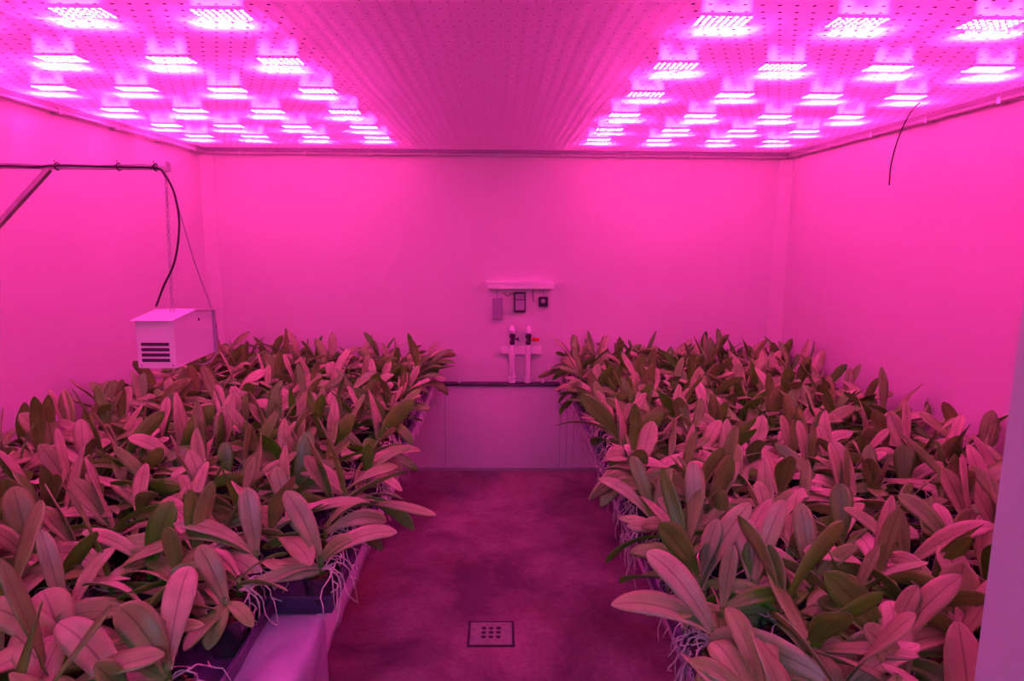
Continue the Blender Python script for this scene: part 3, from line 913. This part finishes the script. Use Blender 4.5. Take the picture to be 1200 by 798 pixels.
tp = make_tray(); first = True
for s in (-1, 1):
    nm = 'left' if s < 0 else 'right'
    k_edge = 0
    for i in range(5):
        for j in range(9):
            x = .585 + SP * (.5 + 2 * i); yy = Y0 + SPY * 3 * (j + .5)
            if s < 0 and j < 2:
                x += SP
                if i == 4: continue
            o = tp if first else copy_tree(tp); first = False
            o.location = (s * x, yy, BT + .002)
            if i == 0 and not (s < 0 and j < 2):
                k_edge += 1
                lab = '%s dark tray along aisle edge of %s bench, counted from the doorway' % (ordn[k_edge - 1] if k_edge <= 8 else 'last', nm)
                grp = 'dark trays along the aisle edge of the %s bench' % nm
            else: lab, grp = 'dark tray under foliage on %s bench, %s in from aisle, %s from doorway' % (nm, ('', 'second', 'third', 'fourth', 'fifth')[i] if not (s < 0 and j < 2) else ('first', 'second', 'third', 'fourth')[i], ('first', 'second', 'third', 'fourth', 'fifth', 'sixth', 'seventh', 'eighth', 'ninth')[j]), 'dark trays under the foliage of the %s bench' % nm
            tag(o, lab, 'tray', grp)

# ------------------------------------------------------------------ hanging sensor box, its arm, chain and cables
YA = 2.5
bx0, bx1 = -1.372, -1.229; bz0, bz1 = 1.432, 1.628; by0, by1 = YA, 2.84
cx = (bx0 + bx1) / 2
sb = empty('sensor_box', (cx, (by0 + by1) / 2, bz0), 'white slotted metal box hanging by a chain over left bench', 'sensor box')
mb = MB(); mb.prism([(by0, bz0), (by1, bz0 + .004), (by1, bz1 - .012), (by0 + .17, bz1 + .006), (by0, bz1 - .010)], 'x', bx0, bx1); part(mb, 'housing', M['white_plastic'], sb)
mb = MB(); e = .007
mb.prism([(by0 - .022, bz1 - .014), (by0 - .022, bz1 - .011), (by0 + .17, bz1 + .010), (by1 + .012, bz1 - .007), (by1 + .012, bz1 - .011), (by0 + .17, bz1 + .006)], 'x', bx0 - e, bx1 + e); part(mb, 'lid', M['white_plastic'], sb)
mb = MB(); mb.box(bx0 - .003, bx1 + .012, by1 - .004, by1 + .004, bz0 + .002, bz1 - .012); part(mb, 'back_plate', M['grey_plastic'], sb)
for k in range(4):
    z = bz0 + .024 + k * .0205; mb = MB(); mb.box(bx0 + .016, bx1 - .022, by0 - .0012, by0 + .004, z, z + .0125)
    part(mb, 'vent_slot', M['dark'], sb)
mb = MB(); mb.lathe([(.006, 0), (.006, .002)], (bx1, by0 + .21, bz1 - .035), 12, 'x'); mb.lathe([(.003, 0), (.003, .002)], (bx1, by0 + .21, bz1 - .033), 10, 'x'); part(mb, 'plug', M['dark'], sb)
mb = MB()
for q in ((bx0 + .012, bz0 + .010), (bx1 - .012, bz0 + .010)): mb.lathe([(.0028, 0), (.002, .0015)], (q[0], by0, q[1]), 8, 'y')
part(mb, 'screw', M['dark'], sb)
hk = Vector((cx + .012, by0 + .12, bz1 + .002))
mb = MB(); mb.tube([hk + Vector((.008 * math.cos(a), 0, .010 + .010 * math.sin(a))) for a in [i * math.pi / 8 for i in range(-4, 13)]], .0016, 6); part(mb, 'hook', M['steel'], sb, smooth=True)

bz = at_y(190, 197, YA + .12).z; bxe = at_y(197, 197, YA + .12).x
arm = empty('support_arm', (XL, YA + .12, bz), 'thin steel arm with diagonal brace reaching out from left wall', 'bracket')
yy = YA + .12
mb = MB(); mb.box(XL + .004, bxe, yy - .008, yy + .008, bz - .008, bz + .008, ch=.002); part(mb, 'bar', M['steel'], arm)
b1 = at_y(57, 197, yy); b2 = at_y(-2, 262, yy); dv = (b2 - b1); b2 = b1 + dv * ((XL + .006 - b1.x) / dv.x)
T = Matrix.Translation(b1) @ dv.to_track_quat('Z', 'Y').to_matrix().to_4x4(); ln = (b2 - b1).length
mb = MB(); mb.box(-.006, .006, -.010, .010, 0, ln, T, ch=.002); mb.box(-.012, .012, -.012, -.009, 0, ln, T); part(mb, 'brace', M['steel'], arm)
mb = MB(); mb.box(XL, XL + .008, yy - .03, yy + .03, bz - .05, bz + .04); mb.box(XL, XL + .008, yy - .03, yy + .03, b2.z - .04, b2.z + .04); part(mb, 'wall_plate', M['steel'], arm)
mb = MB(); mb.box(bxe - .004, bxe + .004, yy - .014, yy + .014, bz - .014, bz + .022); part(mb, 'end_plate', M['steel'], arm)
# chain
mb = MB(); c0 = Vector((bxe - .010, yy, bz - .012)); c1 = hk + Vector((0, 0, .018)); nlink = 34
for i in range(nlink):
    t = (i + .5) / nlink; p = c0.lerp(c1, t); d = (c1 - c0).normalized(); hl = (c1 - c0).length / nlink * .66
    s_ = Vector((1, 0, 0)) if i % 2 else Vector((0, 1, 0)); s_ = (s_ - d * s_.dot(d)).normalized()
    pts = [p + d * (hl * math.cos(a)) + s_ * (.0055 * math.sin(a)) for a in [k * math.pi / 5 for k in range(11)]]
    mb.tube(pts, .0020, 5, cap=False)
tag(mb.build('chain', M['steel'], smooth=True, origin=c0), 'thin steel chain holding the white box under the arm end', 'chain')


def cable(name, pts, r, m, label, cat='cable', n=8):
    mb = MB(); q = spline(pts, 8); mb.tube(q, r, n); return tag(mb.build(name, M[m], smooth=True, origin=pts[0]), label, cat)


def ya(px, py, dy=0): return at_y(px, py, yy + dy)


cable('cable', [Vector((XL + .003, yy - .014, bz + .004))] + [ya(x, y, -.014) for x, y in ((0, 194), (40, 195.5), (68, 193.5), (140, 195.5), (182, 197))] +
      [ya(193, 205, -.02), ya(204, 226, -.03), ya(210, 262, -.04), ya(205, 305, -.05), ya(192, 335, -.05), at_y(183, 360, by0 + .10) + Vector((0, 0, .004))],
      .0042, 'black', 'thick black cable along the arm, curving down into top of white box')
rear = [at_y(208, 240, yy + .02), at_y(229, 310, yy + .08), at_y(250, 366, by1 + .03), at_y(254, 385, by1 + .035), at_y(254.5, 405, by1 + .03), at_y(250, 420, by1), at_y(238, 427, by1 - .12), at_y(226, 424, by0 + .2)]
cable('cable', [Vector((XL + .003, yy - .010, bz + .014))] + [ya(x, y, -.011) for x, y in ((0, 191.5), (40, 193), (68, 195.5), (140, 193.2), (182, 194.5))] + [ya(196, 207, -.006)] + rear,
      .0026, 'grey_plastic', 'thin grey cable along the arm, slanting down behind white box and looping under')
for px, w_ in ((68, 'first from left'), (140, 'middle one'), (183, 'last one before its bent end')):
    p = ya(px, 195, 0)
    mb = MB(); q = [Vector((p.x, p.y + .015 * math.cos(a) - .004, bz + .003 + .014 * math.sin(a))) for a in [k * math.pi / 8 for k in range(17)]]
    mb.tube(q, .0028, 6, cap=False); mb.box(p.x - .004, p.x + .004, p.y - .028, p.y - .020, bz, bz + .008); mb.tube([(p.x, p.y - .02, bz + .018), (p.x + .004, p.y - .024, bz + .024)], .0015, 5)
    tag(mb.build('cable_tie', M['black'], smooth=True, origin=p), 'black cable tie round arm and cables, %s' % w_, 'cable tie', 'cable ties on the arm')

# loose black wire hanging from the film at the right
w0 = at_z(1078, 120, H - .002)
cable('loose_wire', [w0 + Vector((0, 0, .0))] + [at_y(x, y, w0.y) for x, y in ((1067, 132), (1058, 149), (1050, 170), (1044, 194), (1042, 217))], .0035, 'black', 'short black wire end dangling from ceiling film near right wall', 'wire')

# ------------------------------------------------------------------ fittings on the back wall
def wp(px, py, d=0): return at_y(px, py, YB - d)


def wbox(mb, x0, y0, x1, y1, d0, d1, ch=.002):
    a = wp(x0, y1, d0); b = wp(x1, y0, d0); mb.box(a.x, b.x, YB - d1, YB - d0, a.z, b.z, ch=ch)


a, b = wp(571, 336.5), wp(648, 331)
ct = empty('cable_trunking', ((a.x + b.x) / 2, YB, a.z), 'long white cable trunking fixed level on back wall above small devices', 'trunking')
mb = MB(); wbox(mb, 571, 331.5, 648, 338, 0, .06, .004); part(mb, 'channel', M['clear_cap'], ct)
mb = MB(); wbox(mb, 570, 329.5, 649, 332, 0, .066, .001); part(mb, 'cover', M['clear_cap'], ct)


def device(name, label, cat, px0, py0, px1, py1, d, m):
    a, b = wp(px0, py1), wp(px1, py0); e = empty(name, ((a.x + b.x) / 2, YB, a.z), label, cat)
    mb = MB(); wbox(mb, px0, py0, px1, py1, 0, d, .004); part(mb, 'housing', M[m], e); return e


e = device('junction_box', 'grey two-part box on back wall, left below trunking', 'junction box', 577.5, 348.5, 589, 373.5, .045, 'grey_plastic')
mb = MB(); wbox(mb, 578.5, 350, 588, 360, .045, .049, .001); part(mb, 'upper_cover', M['screen'], e)
mb = MB(); wbox(mb, 578.5, 362, 588, 372, .045, .049, .001); part(mb, 'lower_cover', M['screen'], e)
e = device('control_unit', 'dark framed rectangular control unit on back wall, middle below trunking', 'control unit', 602, 342, 616, 365.5, .035, 'dark')
mb = MB(); wbox(mb, 604, 344.5, 614.5, 350.5, .035, .037, 0); part(mb, 'display', M['screen'], e)
mb = MB(); wbox(mb, 604, 352, 614.5, 363.5, .035, .038, 0); part(mb, 'keypad', M['grey_plastic'], e)
e = device('wall_controller', 'small black square dial unit on back wall, right below trunking', 'controller', 631, 347.5, 642, 359, .04, 'dark')
p = wp(636.5, 353, .04); mb = MB(); mb.lathe([(.018, 0), (.016, .012), (.006, .014)], p, 18, 'y'); part(mb, 'dial', M['grey_plastic'], e)


def wcable(pts, r, m, label): return cable('cable', [wp(x, y, d) for x, y, d in pts], r, m, label, 'cable', 6)


wcable([(583, 337, .02), (583, 342, .022), (583, 349, .022)], .004, 'grey_plastic', 'short cable from trunking down to grey two-part box')
wcable([(590, 343, .01), (595, 347, .012), (599, 344, .012), (603, 344, .012)], .003, 'black', 'black cable looping into left of dark framed control unit')
wcable([(625, 337, .02), (624.5, 345, .012), (625, 354, .010)], .003, 'black', 'short black cable hanging from trunking beside black dial unit')
wcable([(637, 337, .02), (637, 342, .02), (637, 348, .02)], .003, 'grey_plastic', 'short cable from trunking down to black dial unit')

pm = empty('pipe_manifold', (wp(609, 447).x, YB, LZ + .012), 'two white water pipes with valves and clear caps on back wall', 'pipes')
for k, px in enumerate((600, 618.5)):
    a = wp(px, 447, .05); b = wp(px, 412, .05); z1 = wp(px, 404, .05).z
    mb = MB(); mb.tube([(a.x, a.y, LZ + .013), (a.x, a.y, z1)], .023, 16); mb.lathe([(.028, 0), (.028, .022), (.023, .024)], (a.x, a.y, LZ + .0125), 16)
    mb.lathe([(.027, 0), (.027, .03)], (a.x, a.y, b.z - .05), 16)
    smooth_by_angle(part(mb, 'pipe', M['white_plastic'], pm))
    zt = wp(px, 404, .05).z; z2 = wp(px, 391, .05).z; z3 = wp(px, 381, .05).z
    mb = MB(); mb.lathe([(.016, 0), (.022, .008), (.022, .03), (.014, .038), (.014, .052), (.024, .058), (.024, z2 - zt - .01), (.014, z2 - zt)], (a.x, a.y, zt), 14)
    mb.tube([(a.x, a.y, zt + .045), (a.x + .045, a.y, zt + .047)], .007, 8); mb.box(a.x + .040, a.x + .052, a.y - .012, a.y + .012, zt + .030, zt + .062, ch=.003)
    v = smooth_by_angle(part(mb, 'valve', M['dark'], pm))
    mb = MB(); mb.lathe([(.014, 0), (.024, .010), (.026, .035), (.020, .060), (.010, z3 - z2)], (a.x, a.y, z2), 16); smooth_by_angle(part(mb, 'cap', M['clear_cap'], pm), 60)
    for z in (LZ + .05,):
        mb = MB(); mb.box(a.x - .032, a.x + .032, YB - .07, YB, z, z + .016, ch=.003); part(mb, 'clamp', M['white_plastic'], pm)
mb = MB(); wbox(mb, 587, 405, 634, 414, 0, .045, .004); part(mb, 'mounting_bracket', M['white_plastic'], pm)
a = wp(622, 397.5, .06); mb = MB(); mb.tube([a, a + Vector((.030, -.004, 0))], .008, 8); mb.box(a.x + .026, a.x + .070, a.y - .014, a.y + .008, a.z - .013, a.z + .013, ch=.005); part(mb, 'handle', M['red'], pm)
for o in pm.children:
    if o.name.startswith('handle'): o['label'] = 'red valve handle'
